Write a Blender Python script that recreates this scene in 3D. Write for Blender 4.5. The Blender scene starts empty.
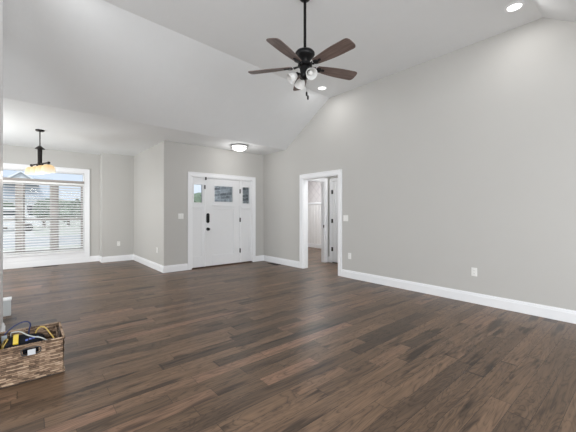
import bpy, bmesh, math, random
from mathutils import Vector, Matrix
random.seed(7)
PI = math.pi
S = bpy.context.scene
COL = S.collection

# ------------------------------------------------------------------ camera
EYE = 1.25
FPX = 310.4
cd = bpy.data.cameras.new('camera')
cam = bpy.data.objects.new('camera', cd)
COL.objects.link(cam)
cd.sensor_fit = 'HORIZONTAL'
cd.sensor_width = 36.0
cd.lens = 36.0 * FPX / 576.0
cd.shift_y = -3.5 / 576.0
cd.clip_start = 0.02
cd.clip_end = 400
cam.location = (0, 0, EYE)
cam.rotation_euler = (PI / 2, 0, -math.radians(40.23))
S.camera = cam

# ------------------------------------------------------------------ world, sky, daylight, exposure
S.view_settings.view_transform = 'Standard'
S.view_settings.look = 'None'
S.view_settings.gamma = 1.0
S.view_settings.use_curve_mapping = False
S.view_settings.exposure = 0.0
S.cycles.max_bounces = 12
S.cycles.diffuse_bounces = 8
S.cycles.transparent_max_bounces = 16
S.cycles.caustics_reflective = False
S.cycles.caustics_refractive = False

w = bpy.data.worlds.new('overcast_sky')
S.world = w
w.use_nodes = True
nt = w.node_tree
for n in list(nt.nodes):
    nt.nodes.remove(n)
o_ = nt.nodes.new('ShaderNodeOutputWorld')
bg = nt.nodes.new('ShaderNodeBackground')
tc = nt.nodes.new('ShaderNodeTexCoord')
nz = nt.nodes.new('ShaderNodeTexNoise')
nz.inputs['Scale'].default_value = 3.0
nz.inputs['Detail'].default_value = 5.0
rp = nt.nodes.new('ShaderNodeValToRGB')
rp.color_ramp.elements[0].position = 0.35
rp.color_ramp.elements[0].color = (0.56, 0.68, 0.90, 1)
rp.color_ramp.elements[1].position = 0.65
rp.color_ramp.elements[1].color = (0.86, 0.91, 1.0, 1)
nt.links.new(tc.outputs['Generated'], nz.inputs['Vector'])
nt.links.new(nz.outputs['Fac'], rp.inputs['Fac'])
nt.links.new(rp.outputs['Color'], bg.inputs['Color'])
bg.inputs['Strength'].default_value = 1.15
nt.links.new(bg.outputs['Background'], o_.inputs['Surface'])


def area_light(name, loc, rot, sx, sy, power, color=(1, 1, 1), shape='RECTANGLE'):
    l = bpy.data.lights.new(name, 'AREA')
    l.shape = shape
    l.size = sx
    if shape == 'RECTANGLE':
        l.size_y = sy
    l.energy = power
    l.color = color
    ob = bpy.data.objects.new(name, l)
    ob.location = loc
    ob.rotation_euler = rot
    COL.objects.link(ob)
    return ob


# fill lights added in unseen openings behind the camera and in the left wall
area_light('back_fill_panel', (1.4, -3.10, 1.40), (PI / 2, 0, 0), 5.0, 2.1, 215, (0.972, 0.996, 1.0))
area_light('left_fill_panel', (-2.55, 0.9, 1.40), (PI / 2, 0, -PI / 2), 3.4, 2.1, 110, (0.972, 0.996, 1.0))
# unseen area light added at the side to brighten the dining nook
area_light('nook_fill_panel', (-1.83, 7.25, 1.35), (PI / 2, 0, -PI / 2), 1.7, 1.7, 98, (0.972, 0.996, 1.0))
sl_ = bpy.data.lights.new('hazy_sun', 'SUN')
sl_.energy = 2.2
sl_.angle = math.radians(12)
sl_.color = (1.0, 0.97, 0.93)
so_ = bpy.data.objects.new('hazy_sun', sl_)
so_.rotation_euler = (math.radians(38), 0, math.radians(-18))
COL.objects.link(so_)
# unseen overhead light added to brighten the bathroom
area_light('bathroom_fill', (6.5, 6.9, 2.68), (0, 0, 0), 0.6, 0.6, 58, (0.97, 0.98, 1.0))

# ------------------------------------------------------------------ materials
MATS = {}


def new_mat(name):
    m = bpy.data.materials.new(name)
    m.use_nodes = True
    t = m.node_tree
    b = t.nodes['Principled BSDF']
    MATS[name] = m
    return m, t, b


def plain(name, col, rough=0.5, metal=0.0, noise=0.0, nscale=40.0, bump=0.0, bscale=200.0, emit=None, estr=0.0):
    m, t, b = new_mat(name)
    b.inputs['Base Color'].default_value = (*col, 1)
    b.inputs['Roughness'].default_value = rough
    b.inputs['Metallic'].default_value = metal
    c = t.nodes.new('ShaderNodeTexCoord')
    if noise > 0:
        n = t.nodes.new('ShaderNodeTexNoise')
        n.inputs['Scale'].default_value = nscale
        n.inputs['Detail'].default_value = 3
        mx = t.nodes.new('ShaderNodeMixRGB')
        mx.inputs[1].default_value = (*[x * (1 - noise) for x in col], 1)
        mx.inputs[2].default_value = (*[min(1, x * (1 + noise)) for x in col], 1)
        t.links.new(c.outputs['Object'], n.inputs['Vector'])
        t.links.new(n.outputs['Fac'], mx.inputs[0])
        t.links.new(mx.outputs[0], b.inputs['Base Color'])
    if bump > 0:
        n = t.nodes.new('ShaderNodeTexNoise')
        n.inputs['Scale'].default_value = bscale
        n.inputs['Detail'].default_value = 4
        bp = t.nodes.new('ShaderNodeBump')
        bp.inputs['Strength'].default_value = bump
        bp.inputs['Distance'].default_value = 0.004
        t.links.new(c.outputs['Object'], n.inputs['Vector'])
        t.links.new(n.outputs['Fac'], bp.inputs['Height'])
        t.links.new(bp.outputs['Normal'], b.inputs['Normal'])
    if emit:
        b.inputs['Emission Color'].default_value = (*emit, 1)
        b.inputs['Emission Strength'].default_value = estr
    return m


plain('wall_paint', (0.527, 0.519, 0.500), 0.75, noise=0.012, nscale=3, bump=0.06, bscale=160)
plain('ceiling_paint', (0.785, 0.802, 0.812), 0.85, noise=0.015, nscale=6, bump=0.35, bscale=34)
plain('trim_paint', (0.87, 0.88, 0.90), 0.38, noise=0.01, nscale=12)
plain('door_paint', (0.80, 0.81, 0.825), 0.4, noise=0.01, nscale=12)
plain('plinth_paint', (0.52, 0.545, 0.55), 0.6, noise=0.02, nscale=8)
plain('black_metal', (0.012, 0.012, 0.013), 0.38, metal=0.6, noise=0.15, nscale=30)
plain('dark_hinge', (0.05, 0.048, 0.046), 0.4, metal=0.8, noise=0.1)
plain('bronze', (0.022, 0.019, 0.018), 0.4, metal=0.7, noise=0.15, nscale=25)
plain('steel_ring', (0.30, 0.30, 0.30), 0.35, metal=0.9, noise=0.05)
plain('white_plastic', (0.82, 0.82, 0.80), 0.35, noise=0.01)
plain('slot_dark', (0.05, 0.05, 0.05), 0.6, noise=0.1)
plain('vent_brown', (0.028, 0.020, 0.016), 0.5, metal=0.3, noise=0.15)
plain('threshold_wood', (0.075, 0.045, 0.032), 0.45, noise=0.2, nscale=30)
plain('frosted_glass', (0.78, 0.78, 0.77), 0.28, noise=0.10, nscale=30)
plain('lamp_glow', (0.9, 0.9, 0.9), 0.4, noise=0.01, emit=(1, 0.99, 0.97), estr=3.0)
plain('diffuser_glow', (0.9, 0.9, 0.9), 0.4, noise=0.01, emit=(1, 0.985, 0.96), estr=1.3)
plain('blind_white', (0.88, 0.88, 0.88), 0.45, noise=0.01)
plain('black_fabric', (0.008, 0.009, 0.013), 0.9, noise=0.4, nscale=60, bump=0.3, bscale=300)
MATS['black_fabric'].node_tree.nodes['Principled BSDF'].inputs['Specular IOR Level'].default_value = 0.15
plain('yellow_plastic', (0.85, 0.62, 0.03), 0.4, noise=0.05)
plain('yellow_cord', (0.60, 0.42, 0.10), 0.5, noise=0.08, nscale=60)
plain('navy_cord', (0.02, 0.03, 0.10), 0.4, noise=0.1, nscale=60)
plain('grey_cord', (0.50, 0.52, 0.50), 0.5, noise=0.08, nscale=60)
plain('blue_mark', (0.10, 0.16, 0.55), 0.5, noise=0.1, nscale=60)
plain('grey_paper', (0.40, 0.44, 0.48), 0.6, noise=0.04)
plain('tag_grey', (0.55, 0.57, 0.60), 0.5, noise=0.05)
plain('frame_backlit', (0.36, 0.33, 0.31), 0.5, noise=0.02)  # backlit shade put into the colour of mullions, transom bar and sashes
plain('tile_white', (0.82, 0.81, 0.80), 0.5, noise=0.01)
plain('grass_lawn', (0.55, 0.555, 0.49), 0.9, noise=0.25, nscale=2.0)
plain('asphalt', (0.48, 0.485, 0.50), 0.9, noise=0.1, nscale=4)
plain('concrete', (0.60, 0.59, 0.57), 0.85, noise=0.08, nscale=5)
plain('siding_white', (0.74, 0.75, 0.76), 0.7, noise=0.03, nscale=3)
plain('shingle_grey', (0.50, 0.55, 0.62), 0.85, noise=0.12, nscale=5)
plain('bark', (0.10, 0.07, 0.05), 0.9, noise=0.3, nscale=8)
plain('foliage', (0.11, 0.15, 0.10), 0.8, noise=0.5, nscale=4)
plain('foliage_pale', (0.19, 0.24, 0.17), 0.8, noise=0.5, nscale=4)
plain('car_white', (0.75, 0.75, 0.76), 0.25, noise=0.01)
plain('tyre', (0.02, 0.02, 0.02), 0.8, noise=0.1)
plain('dark_pane', (0.04, 0.05, 0.06), 0.1, noise=0.1)


def mat_amber():
    m, t, b = new_mat('amber_glass')
    c = t.nodes.new('ShaderNodeTexCoord')
    g = t.nodes.new('ShaderNodeSeparateXYZ')
    n = t.nodes.new('ShaderNodeTexNoise')
    n.inputs['Scale'].default_value = 22
    a = t.nodes.new('ShaderNodeMath'); a.operation = 'MULTIPLY_ADD'
    a.inputs[1].default_value = 0.35
    t.links.new(c.outputs['Generated'], g.inputs[0])
    t.links.new(c.outputs['Object'], n.inputs['Vector'])
    t.links.new(n.outputs['Fac'], a.inputs[0])
    t.links.new(g.outputs['Z'], a.inputs[2])
    r = t.nodes.new('ShaderNodeValToRGB')
    e = r.color_ramp.elements
    e[0].position = 0.22; e[0].color = (1.0, 0.95, 0.80, 1)
    e[1].position = 0.95; e[1].color = (1.0, 0.68, 0.32, 1)
    t.links.new(a.outputs[0], r.inputs['Fac'])
    t.links.new(r.outputs['Color'], b.inputs['Emission Color'])
    b.inputs['Emission Strength'].default_value = 0.80
    b.inputs['Base Color'].default_value = (0.22, 0.16, 0.09, 1)
    b.inputs['Roughness'].default_value = 0.3


mat_amber()


def mat_glass():
    m = bpy.data.materials.new('window_glass')
    m.use_nodes = True
    t = m.node_tree
    for n in list(t.nodes):
        t.nodes.remove(n)
    o = t.nodes.new('ShaderNodeOutputMaterial')
    tr = t.nodes.new('ShaderNodeBsdfTransparent')
    tr.inputs['Color'].default_value = (0.95, 0.97, 0.97, 1)
    gl = t.nodes.new('ShaderNodeBsdfGlossy')
    gl.inputs['Roughness'].default_value = 0.02
    fr = t.nodes.new('ShaderNodeFresnel')
    fr.inputs['IOR'].default_value = 1.18
    mx = t.nodes.new('ShaderNodeMixShader')
    t.links.new(fr.outputs[0], mx.inputs[0])
    t.links.new(tr.outputs[0], mx.inputs[1])
    t.links.new(gl.outputs[0], mx.inputs[2])
    t.links.new(mx.outputs[0], o.inputs['Surface'])
    MATS['window_glass'] = m


mat_glass()


class G:
    """tiny node-building helper"""
    def __init__(s, t):
        s.t = t

    def put(s, sock, v):
        if hasattr(v, 'node'):
            s.t.links.new(v, sock)
        else:
            sock.default_value = v

    def m(s, op, a, b=0.0, c=0.0):
        n = s.t.nodes.new('ShaderNodeMath')
        n.operation = op
        for i, v in enumerate((a, b, c)):
            s.put(n.inputs[i], v)
        return n.outputs[0]

    def xyz(s, x, y, z=0.0):
        n = s.t.nodes.new('ShaderNodeCombineXYZ')
        for i, v in enumerate((x, y, z)):
            s.put(n.inputs[i], v)
        return n.outputs[0]

    def white(s, vec):
        n = s.t.nodes.new('ShaderNodeTexWhiteNoise')
        n.noise_dimensions = '3D'
        s.t.links.new(vec, n.inputs['Vector'])
        return n.outputs['Value']

    def noise(s, vec, scale, detail=3.0, rough=0.5, dist=0.0):
        n = s.t.nodes.new('ShaderNodeTexNoise')
        n.inputs['Scale'].default_value = scale
        n.inputs['Detail'].default_value = detail
        n.inputs['Roughness'].default_value = rough
        n.inputs['Distortion'].default_value = dist
        s.t.links.new(vec, n.inputs['Vector'])
        return n.outputs['Fac']

    def ramp(s, f, stops):
        n = s.t.nodes.new('ShaderNodeValToRGB')
        e = n.color_ramp.elements
        while len(e) < len(stops):
            e.new(0.5)
        for i, (p, c) in enumerate(stops):
            e[i].position = p
            e[i].color = (*c, 1)
        s.t.links.new(f, n.inputs['Fac'])
        return n.outputs['Color']

    def mix(s, f, a, b, mode='MIX'):
        n = s.t.nodes.new('ShaderNodeMixRGB')
        n.blend_type = mode
        s.put(n.inputs[0], f)
        for i, v in ((1, a), (2, b)):
            s.put(n.inputs[i], v if hasattr(v, 'node') else (*v, 1))
        return n.outputs[0]

    def obj(s):
        n = s.t.nodes.new('ShaderNodeTexCoord')
        sp = s.t.nodes.new('ShaderNodeSeparateXYZ')
        s.t.links.new(n.outputs['Object'], sp.inputs[0])
        return n.outputs['Object'], sp.outputs[0], sp.outputs[1], sp.outputs[2]

    def bump(s, h, strength, dist, b):
        n = s.t.nodes.new('ShaderNodeBump')
        n.inputs['Strength'].default_value = strength
        n.inputs['Distance'].default_value = dist
        s.t.links.new(h, n.inputs['Height'])
        s.t.links.new(n.outputs['Normal'], b.inputs['Normal'])


def mat_floor():
    m, t, b = new_mat('plank_floor')
    g = G(t)
    v, x, y, z = g.obj()
    yr = g.m('DIVIDE', y, 0.120)
    row = g.m('FLOOR', yr)
    fr = g.m('FRACT', yr)
    off = g.m('MULTIPLY', g.white(g.xyz(row, 3.3, 1.0)), 37.0)
    s = g.m('ADD', g.m('DIVIDE', x, 0.86), off)
    s2 = g.m('ADD', s, g.m('MULTIPLY', g.m('SINE', g.m('MULTIPLY_ADD', row, 1.7, g.m('MULTIPLY', s, 0.95))), 0.72))
    pid = g.m('FLOOR', s2)
    fs = g.m('FRACT', s2)
    r1 = g.white(g.xyz(row, pid, 0.5))
    r2 = g.white(g.xyz(row, pid, 7.5))
    base = g.ramp(r1, [(0.0, (0.070, 0.048, 0.034)), (0.15, (0.116, 0.075, 0.049)), (0.5, (0.153, 0.098, 0.063)),
                       (0.85, (0.174, 0.111, 0.072)), (1.0, (0.222, 0.132, 0.088))])
    # grain: streaks along x, shifted for each board
    gv = g.xyz(g.m('MULTIPLY_ADD', r2, 50.0, g.m('MULTIPLY', x, 2.2)), g.m('MULTIPLY', y, 42.0), g.m('MULTIPLY', r1, 30.0))
    gr = g.noise(gv, 1.0, 5.0, 0.62, 0.4)
    gv2 = g.xyz(g.m('MULTIPLY_ADD', r2, 20.0, g.m('MULTIPLY', x, 1.1)), g.m('MULTIPLY', y, 8.0), r1)
    cl = g.noise(gv2, 1.0, 3.0, 0.5, 1.2)
    ring = g.m('ABSOLUTE', g.m('SINE', g.m('MULTIPLY', cl, 38.0)))
    grc = g.ramp(gr, [(0.28, (0.48, 0.48, 0.49)), (0.5, (0.97, 0.97, 0.97)), (0.72, (1.34, 1.31, 1.28))])
    c1 = g.mix(0.85, base, grc, 'MULTIPLY')
    rgc = g.ramp(ring, [(0.0, (0.55, 0.55, 0.55)), (0.45, (1.0, 1.0, 1.0)), (1.0, (1.16, 1.15, 1.13))])
    c2 = g.mix(0.85, c1, rgc, 'MULTIPLY')
    blot = g.noise(g.xyz(g.m('MULTIPLY_ADD', r1, 9.0, g.m('MULTIPLY', x, 1.3)), g.m('MULTIPLY', y, 9.0), g.m('MULTIPLY', r2, 20.0)), 1.0, 3.0)
    blc = g.ramp(blot, [(0.34, (0.22, 0.24, 0.27)), (0.42, (1, 1, 1))])
    c3 = g.mix(0.8, c2, blc, 'MULTIPLY')
    e1 = g.m('LESS_THAN', g.m('MINIMUM', fr, g.m('SUBTRACT', 1.0, fr)), 0.016)
    e2 = g.m('LESS_THAN', g.m('MINIMUM', fs, g.m('SUBTRACT', 1.0, fs)), 0.0035)
    ed = g.m('MAXIMUM', e1, e2)
    c4 = g.mix(g.m('MULTIPLY', ed, 0.6), c3, (0.018, 0.013, 0.011))
    t.links.new(c4, b.inputs['Base Color'])
    b.inputs['Specular IOR Level'].default_value = 0.33
    rg = g.m('MULTIPLY_ADD', gr, 0.14, 0.29)
    t.links.new(rg, b.inputs['Roughness'])
    h = g.m('SUBTRACT', g.m('MULTIPLY', gr, 0.35), ed)
    g.bump(h, 0.25, 0.0015, b)


mat_floor()


def mat_blade():
    m, t, b = new_mat('blade_wood')
    g = G(t)
    v, x, y, z = g.obj()
    n = g.noise(g.xyz(g.m('MULTIPLY', x, 4.0), g.m('MULTIPLY', y, 70.0), 0.0), 1.0, 4.0, 0.6, 0.5)
    c = g.ramp(n, [(0.3, (0.085, 0.060, 0.052)), (0.55, (0.165, 0.118, 0.102)), (0.8, (0.24, 0.175, 0.15))])
    t.links.new(c, b.inputs['Base Color'])
    b.inputs['Roughness'].default_value = 0.45


mat_blade()


def mat_wicker():
    m, t, b = new_mat('wicker')
    g = G(t)
    v, x, y, z = g.obj()
    h = g.m('ADD', x, y)
    n = g.noise(g.xyz(g.m('MULTIPLY', h, 30.0), g.m('MULTIPLY', g.m('SUBTRACT', x, y), 9.0), g.m('MULTIPLY', z, 90.0)), 1.0, 4.0, 0.65)
    zz = g.m('MULTIPLY_ADD', g.noise(v, 14.0, 2.0), 0.018, z)
    row = g.m('FLOOR', g.m('DIVIDE', zz, 0.0135))
    cell = g.m('FLOOR', g.m('MULTIPLY_ADD', g.m('MODULO', row, 2.0), 0.5, g.m('DIVIDE', h, 0.062)))
    rn = g.white(g.xyz(row, cell, 2.0))
    gap = g.m('ABSOLUTE', g.m('SUBTRACT', g.m('FRACT', g.m('DIVIDE', zz, 0.0135)), 0.5))
    f = g.m('SUBTRACT', g.m('ADD', g.m('MULTIPLY', n, 0.70), g.m('MULTIPLY', rn, 0.34)), g.m('MULTIPLY', g.m('GREATER_THAN', gap, 0.36), 0.20))
    c = g.ramp(f, [(0.16, (0.022, 0.013, 0.008)), (0.37, (0.125, 0.076, 0.046)), (0.54, (0.29, 0.192, 0.125)), (0.80, (0.52, 0.39, 0.28))])
    t.links.new(c, b.inputs['Base Color'])
    b.inputs['Roughness'].default_value = 0.7
    g.bump(n, 0.5, 0.004, b)


mat_wicker()


def mat_stone():
    m, t, b = new_mat('stone_veneer')
    g = G(t)
    v, x, y, z = g.obj()
    br = t.nodes.new('ShaderNodeTexBrick')
    br.offset = 0.5
    br.squash = 1.4
    br.inputs['Scale'].default_value = 1.0
    br.inputs['Brick Width'].default_value = 0.30
    br.inputs['Row Height'].default_value = 0.10
    br.inputs['Mortar Size'].default_value = 0.012
    br.inputs['Color1'].default_value = (0.26, 0.26, 0.26, 1)
    br.inputs['Color2'].default_value = (0.72, 0.72, 0.72, 1)
    br.inputs['Mortar'].default_value = (0.7, 0.7, 0.69, 1)
    n = g.noise(v, 9.0, 4.0)
    t.links.new(g.xyz(g.m('ADD', y, g.m('MULTIPLY', n, 0.10)), g.m('MULTIPLY_ADD', n, 0.06, z), 0.0), br.inputs['Vector'])
    c = g.mix(0.55, br.outputs['Color'], g.ramp(n, [(0.3, (0.5, 0.5, 0.5)), (0.7, (1.3, 1.3, 1.3))]), 'MULTIPLY')
    t.links.new(c, b.inputs['Base Color'])
    b.inputs['Roughness'].default_value = 0.9
    g.bump(br.outputs['Fac'], 0.6, -0.02, b)


mat_stone()


def mat_wallpaper():
    m, t, b = new_mat('wallpaper')
    g = G(t)
    v, x, y, z = g.obj()
    p = g.m('ABSOLUTE', g.m('SINE', g.m('MULTIPLY', g.m('ADD', y, z), 11.0)))
    q = g.m('ABSOLUTE', g.m('SINE', g.m('MULTIPLY', g.m('SUBTRACT', y, z), 11.0)))
    f = g.m('MINIMUM', p, q)
    n = g.noise(v, 12.0, 3.0)
    f2 = g.m('MULTIPLY_ADD', n, 0.35, f)
    c = g.ramp(f2, [(0.12, (0.58, 0.55, 0.56)), (0.45, (0.74, 0.71, 0.71))])
    t.links.new(c, b.inputs['Base Color'])
    b.inputs['Roughness'].default_value = 0.7


mat_wallpaper()

# ------------------------------------------------------------------ mesh helpers


class MB:
    def __init__(s):
        s.b = bmesh.new()

    def box(s, x0, x1, y0, y1, z0, z1, mtx=None):
        vs = [s.b.verts.new(Vector(p)) for p in ((x0, y0, z0), (x1, y0, z0), (x1, y1, z0), (x0, y1, z0),
                                                 (x0, y0, z1), (x1, y0, z1), (x1, y1, z1), (x0, y1, z1))]
        if mtx is not None:
            for v in vs:
                v.co = mtx @ v.co
        for f in ((3, 2, 1, 0), (4, 5, 6, 7), (0, 1, 5, 4), (1, 2, 6, 5), (2, 3, 7, 6), (3, 0, 4, 7)):
            s.b.faces.new([vs[i] for i in f])
        return s

    def lathe(s, prof, mtx=None, seg=32, cap=True):
        """prof: list of (r, z) from one end to the other"""
        rings = []
        for r, z in prof:
            if r < 1e-6:
                rings.append([s.b.verts.new((0, 0, z))])
            else:
                rings.append([s.b.verts.new((r * math.cos(2 * PI * k / seg), r * math.sin(2 * PI * k / seg), z)) for k in range(seg)])
        for a, b in zip(rings, rings[1:]):
            for k in range(seg):
                k2 = (k + 1) % seg
                if len(a) == 1 and len(b) == 1:
                    continue
                if len(a) == 1:
                    s.b.faces.new((a[0], b[k2], b[k]))
                elif len(b) == 1:
                    s.b.faces.new((a[k], a[k2], b[0]))
                else:
                    s.b.faces.new((a[k], a[k2], b[k2], b[k]))
        if cap:
            for q in (rings[0], rings[-1]):
                if len(q) > 1:
                    s.b.faces.new(q)
        if mtx is not None:
            for q in rings:
                for v in q:
                    v.co = mtx @ v.co
        return s

    def cyl(s, p0, p1, r, r1=None, seg=16):
        p0, p1 = Vector(p0), Vector(p1)
        d = p1 - p0
        q = Vector((0, 0, 1)).rotation_difference(d.normalized())
        mt = Matrix.Translation(p0) @ q.to_matrix().to_4x4()
        return s.lathe([(r, 0), (r if r1 is None else r1, d.length)], mt, seg)

    def tube(s, pts, r, seg=10, sub=6):
        P = [Vector(p) for p in pts]
        out = []
        for i in range(len(P) - 1):
            a = P[i - 1] if i else P[i]
            b, c = P[i], P[i + 1]
            d = P[i + 2] if i + 2 < len(P) else c
            for k in range(sub):
                u = k / sub
                out.append(0.5 * ((2 * b) + (c - a) * u + (2 * a - 5 * b + 4 * c - d) * u * u + (3 * b - a - 3 * c + d) * u ** 3))
        out.append(P[-1])
        rings = []
        up = Vector((0.3, 0.2, 1)).normalized()
        for i, p in enumerate(out):
            tg = (out[min(i + 1, len(out) - 1)] - out[max(i - 1, 0)]).normalized()
            n = tg.cross(up)
            if n.length < 1e-3:
                n = tg.cross(Vector((1, 0, 0)))
            n.normalize()
            bn = tg.cross(n)
            rings.append([s.b.verts.new(p + r * (math.cos(2 * PI * k / seg) * n + math.sin(2 * PI * k / seg) * bn)) for k in range(seg)])
        for a, b in zip(rings, rings[1:]):
            for k in range(seg):
                s.b.faces.new((a[k], a[(k + 1) % seg], b[(k + 1) % seg], b[k]))
        s.b.faces.new(rings[0])
        s.b.faces.new(list(reversed(rings[-1])))
        return s

    def prism(s, poly, axis, a, b):
        """extrude a 2-D outline along an axis: 'x' -> poly is (y,z), 'y' -> (x,z), 'z' -> (x,y)"""
        def P(u, v, k):
            return {'x': (k, u, v), 'y': (u, k, v), 'z': (u, v, k)}[axis]
        A = [s.b.verts.new(P(u, v, a)) for u, v in poly]
        B = [s.b.verts.new(P(u, v, b)) for u, v in poly]
        s.b.faces.new(A)
        s.b.faces.new(list(reversed(B)))
        n = len(poly)
        for i in range(n):
            s.b.faces.new((A[i], B[i], B[(i + 1) % n], A[(i + 1) % n]))
        return s

    def build(s, name, mat, parent=None, smooth=False, bevel=0.0, local=False, seg=2):
        bmesh.ops.recalc_face_normals(s.b, faces=s.b.faces[:])
        me = bpy.data.meshes.new(name)
        if parent is not None and not local:
            off = Vector((0, 0, 0))
            p = parent
            while p is not None:
                off += p.location
                p = p.parent
            bmesh.ops.translate(s.b, verts=s.b.verts[:], vec=-off)
        s.b.to_mesh(me)
        s.b.free()
        me.materials.append(MATS[mat])
        if smooth:
            for p in me.polygons:
                p.use_smooth = True
            me.set_sharp_from_angle(angle=math.radians(40))
        ob = bpy.data.objects.new(name, me)
        COL.objects.link(ob)
        if parent is not None:
            ob.parent = parent
        if bevel > 0:
            md = ob.modifiers.new('bevel', 'BEVEL')
            md.width = bevel
            md.segments = seg
            md.limit_method = 'ANGLE'
        return ob


def tag(o, label, cat, group=None, kind=None):
    o['label'] = label
    o['category'] = cat
    if group:
        o['group'] = group
    if kind:
        o['kind'] = kind
    return o


def thing(name, label, cat, loc=(0, 0, 0), rz=0.0, group=None):
    o = bpy.data.objects.new(name, None)
    o.empty_display_size = 0.1
    COL.objects.link(o)
    o.location = loc
    o.rotation_euler = (0, 0, rz)
    return tag(o, label, cat, group)


def sroot(name, loc):
    o = bpy.data.objects.new(name, None)
    COL.objects.link(o)
    o.location = loc
    o['kind'] = 'structure'
    return o


def struct(o):
    o['kind'] = 'structure'
    return o


def copy_tree(o, parent=None):
    c = o.copy()
    COL.objects.link(c)
    if parent is not None:
        c.parent = parent
    for ch in list(o.children):
        copy_tree(ch, c)
    return c


# ------------------------------------------------------------------ dimensions (metres)
XR = 4.73       # right wall
YE = 6.57       # entry wall with the front door
XN = 2.19       # corner between dining nook and entry
YN = 8.91       # nook rear wall beside the window
YW = 9.25       # window wall, set back
XJ = 1.46       # where the window recess begins
ZL = 2.74       # low ceiling
ZH = 3.584      # raised flat ceiling
XL = -2.65      # left wall
YB = -3.2       # wall behind the camera
TW = 0.13

# ------------------------------------------------------------------ floor, ceilings
f = MB()
f.box(XL - .1, 8.0, YB - .1, 6.60, -0.12, 0)
f.box(XL - .1, XN + .1, 6.60, YW + .05, -0.12, 0)
f.box(XR + .10, 8.0, 6.60, 8.8, -0.12, 0)
struct(f.build('floor', 'plank_floor'))


def y_crease(x):
    return 3.87 + 0.0865 * x


def y_low(x):
    return 5.47 + 0.045 * x


c = MB()
NX = 14
xs = [XL - .05 + (XR + .05 - XL + .05) * i / NX for i in range(NX + 1)]
prof = [lambda x: (YB - .05, ZL), lambda x: (-0.39, ZL), lambda x: (0.865, ZH), lambda x: (y_crease(x), ZH),
        lambda x: (y_low(x), ZL), lambda x: (YE + .05, ZL)]
cols = [[c.b.verts.new((x, *p(x))) for p in prof] for x in xs]
for a, b in zip(cols, cols[1:]):
    for k in range(len(prof) - 1):
        c.b.faces.new((a[k], a[k + 1], b[k + 1], b[k]))
xn = XN + .05
q = [c.b.verts.new(p) for p in ((XL - .05, YE + .05, ZL), (xn, YE + .05, ZL), (xn, YW + .1, ZL), (XL - .05, YW + .1, ZL))]
c.b.faces.new(q)
ce = struct(c.build('ceiling', 'ceiling_paint'))
# every face must look down before it is thickened upwards
bmx = bmesh.new(); bmx.from_mesh(ce.data)
for fc in bmx.faces:
    fc.normal_update()
    if fc.normal.z > 0:
        fc.normal_flip()
bmx.to_mesh(ce.data); bmx.free()
sd = ce.modifiers.new('thick', 'SOLIDIFY'); sd.thickness = 0.08; sd.offset = -1

# ------------------------------------------------------------------ walls
# right wall with the doorway
DY0, DY1, DZ = 4.04, 5.07, 2.005
struct(MB().prism([(YB - .1, 0), (DY0, 0), (DY0, DZ), (DY1, DZ), (DY1, 0), (YE + TW, 0), (YE + TW, 3.75), (YB - .1, 3.75)],
                  'x', XR, XR + TW).build('wall_right', 'wall_paint'))
# entry wall with the front-door opening
EX0, EX1, EZ = 2.785, 4.37, 2.05
struct(MB().prism([(XN, 0), (EX0, 0), (EX0, EZ), (EX1, EZ), (EX1, 0), (XR + .02, 0), (XR + .02, 2.9), (XN, 2.9)],
                  'y', YE, YE + TW).build('wall_entry', 'wall_paint'))
# nook side wall and rear wall beside the window
struct(MB().prism([(XN, YE + TW), (XN + TW, YE + TW), (XN + TW, YN + TW), (XJ, YN + TW), (XJ, YN), (XN, YN)],
                  'z', 0, 2.9).build('wall_nook', 'wall_paint'))
# window wall
WX0, WX1, WZ0, WZ1 = -0.72, 1.125, 0.28, 2.225
mb = MB()
mb.box(WX1, XJ + .1, YW, YW + TW, 0, 2.9)
mb.box(-2.0, WX0, YW, YW + TW, 0, 2.9)
mb.box(WX0, WX1, YW, YW + TW, 0, WZ0)
mb.box(WX0, WX1, YW, YW + TW, WZ1, 2.9)
mb.box(XJ, XJ + .1, YN + TW, YW + TW, 0, 2.9)
struct(mb.build('wall_window', 'wall_paint'))
yl = y_low(-1.77) + .1
mb = MB()
mb.box(-1.90, -1.77, yl, 6.4, 0, 2.9).box(-1.90, -1.77, 8.1, YW + TW, 0, 2.9)
mb.box(-1.90, -1.77, 6.4, 8.1, 0, .5).box(-1.90, -1.77, 6.4, 8.1, 2.2, 2.9)  # opening made for the added nook fill light
mb.box(-1.77, -1.04, YN, YW + TW, 0, 2.9)
struct(mb.build('wall_dining_left', 'wall_paint'))
# left wall and wall behind the camera, with openings made for the fill lights
mb = MB()
mb.box(XL - TW, XL, YB, -0.8, 0, 3.75)
mb.box(XL - TW, XL, 2.6, YW, 0, 3.75)
mb.box(XL - TW, XL, -0.8, 2.6, 0, 0.35)
mb.box(XL - TW, XL, -0.8, 2.6, 2.45, 3.75)
struct(mb.build('wall_left', 'wall_paint'))
mb = MB()
mb.box(XL, -1.1, YB - TW, YB, 0, 3)
mb.box(3.9, XR, YB - TW, YB, 0, 3)
mb.box(-1.1, 3.9, YB - TW, YB, 0, 0.35)
mb.box(-1.1, 3.9, YB - TW, YB, 2.45, 3)
struct(mb.build('wall_back', 'wall_paint'))
# pier at the far left edge of the picture, and the low capped plinth behind it
struct(MB().box(-0.62, -0.172, 3.72, 4.23, 0, 3.62).build('wall_pier', 'door_paint', bevel=0.006))
struct(MB().box(-0.45, -0.134, 5.05, 5.16, 0, 0.185).build('trim_plinth', 'plinth_paint'))
struct(MB().box(-0.46, -0.128, 5.04, 5.17, 0.185, 0.205).build('trim_plinth_cap', 'trim_paint', bevel=0.004))

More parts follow.
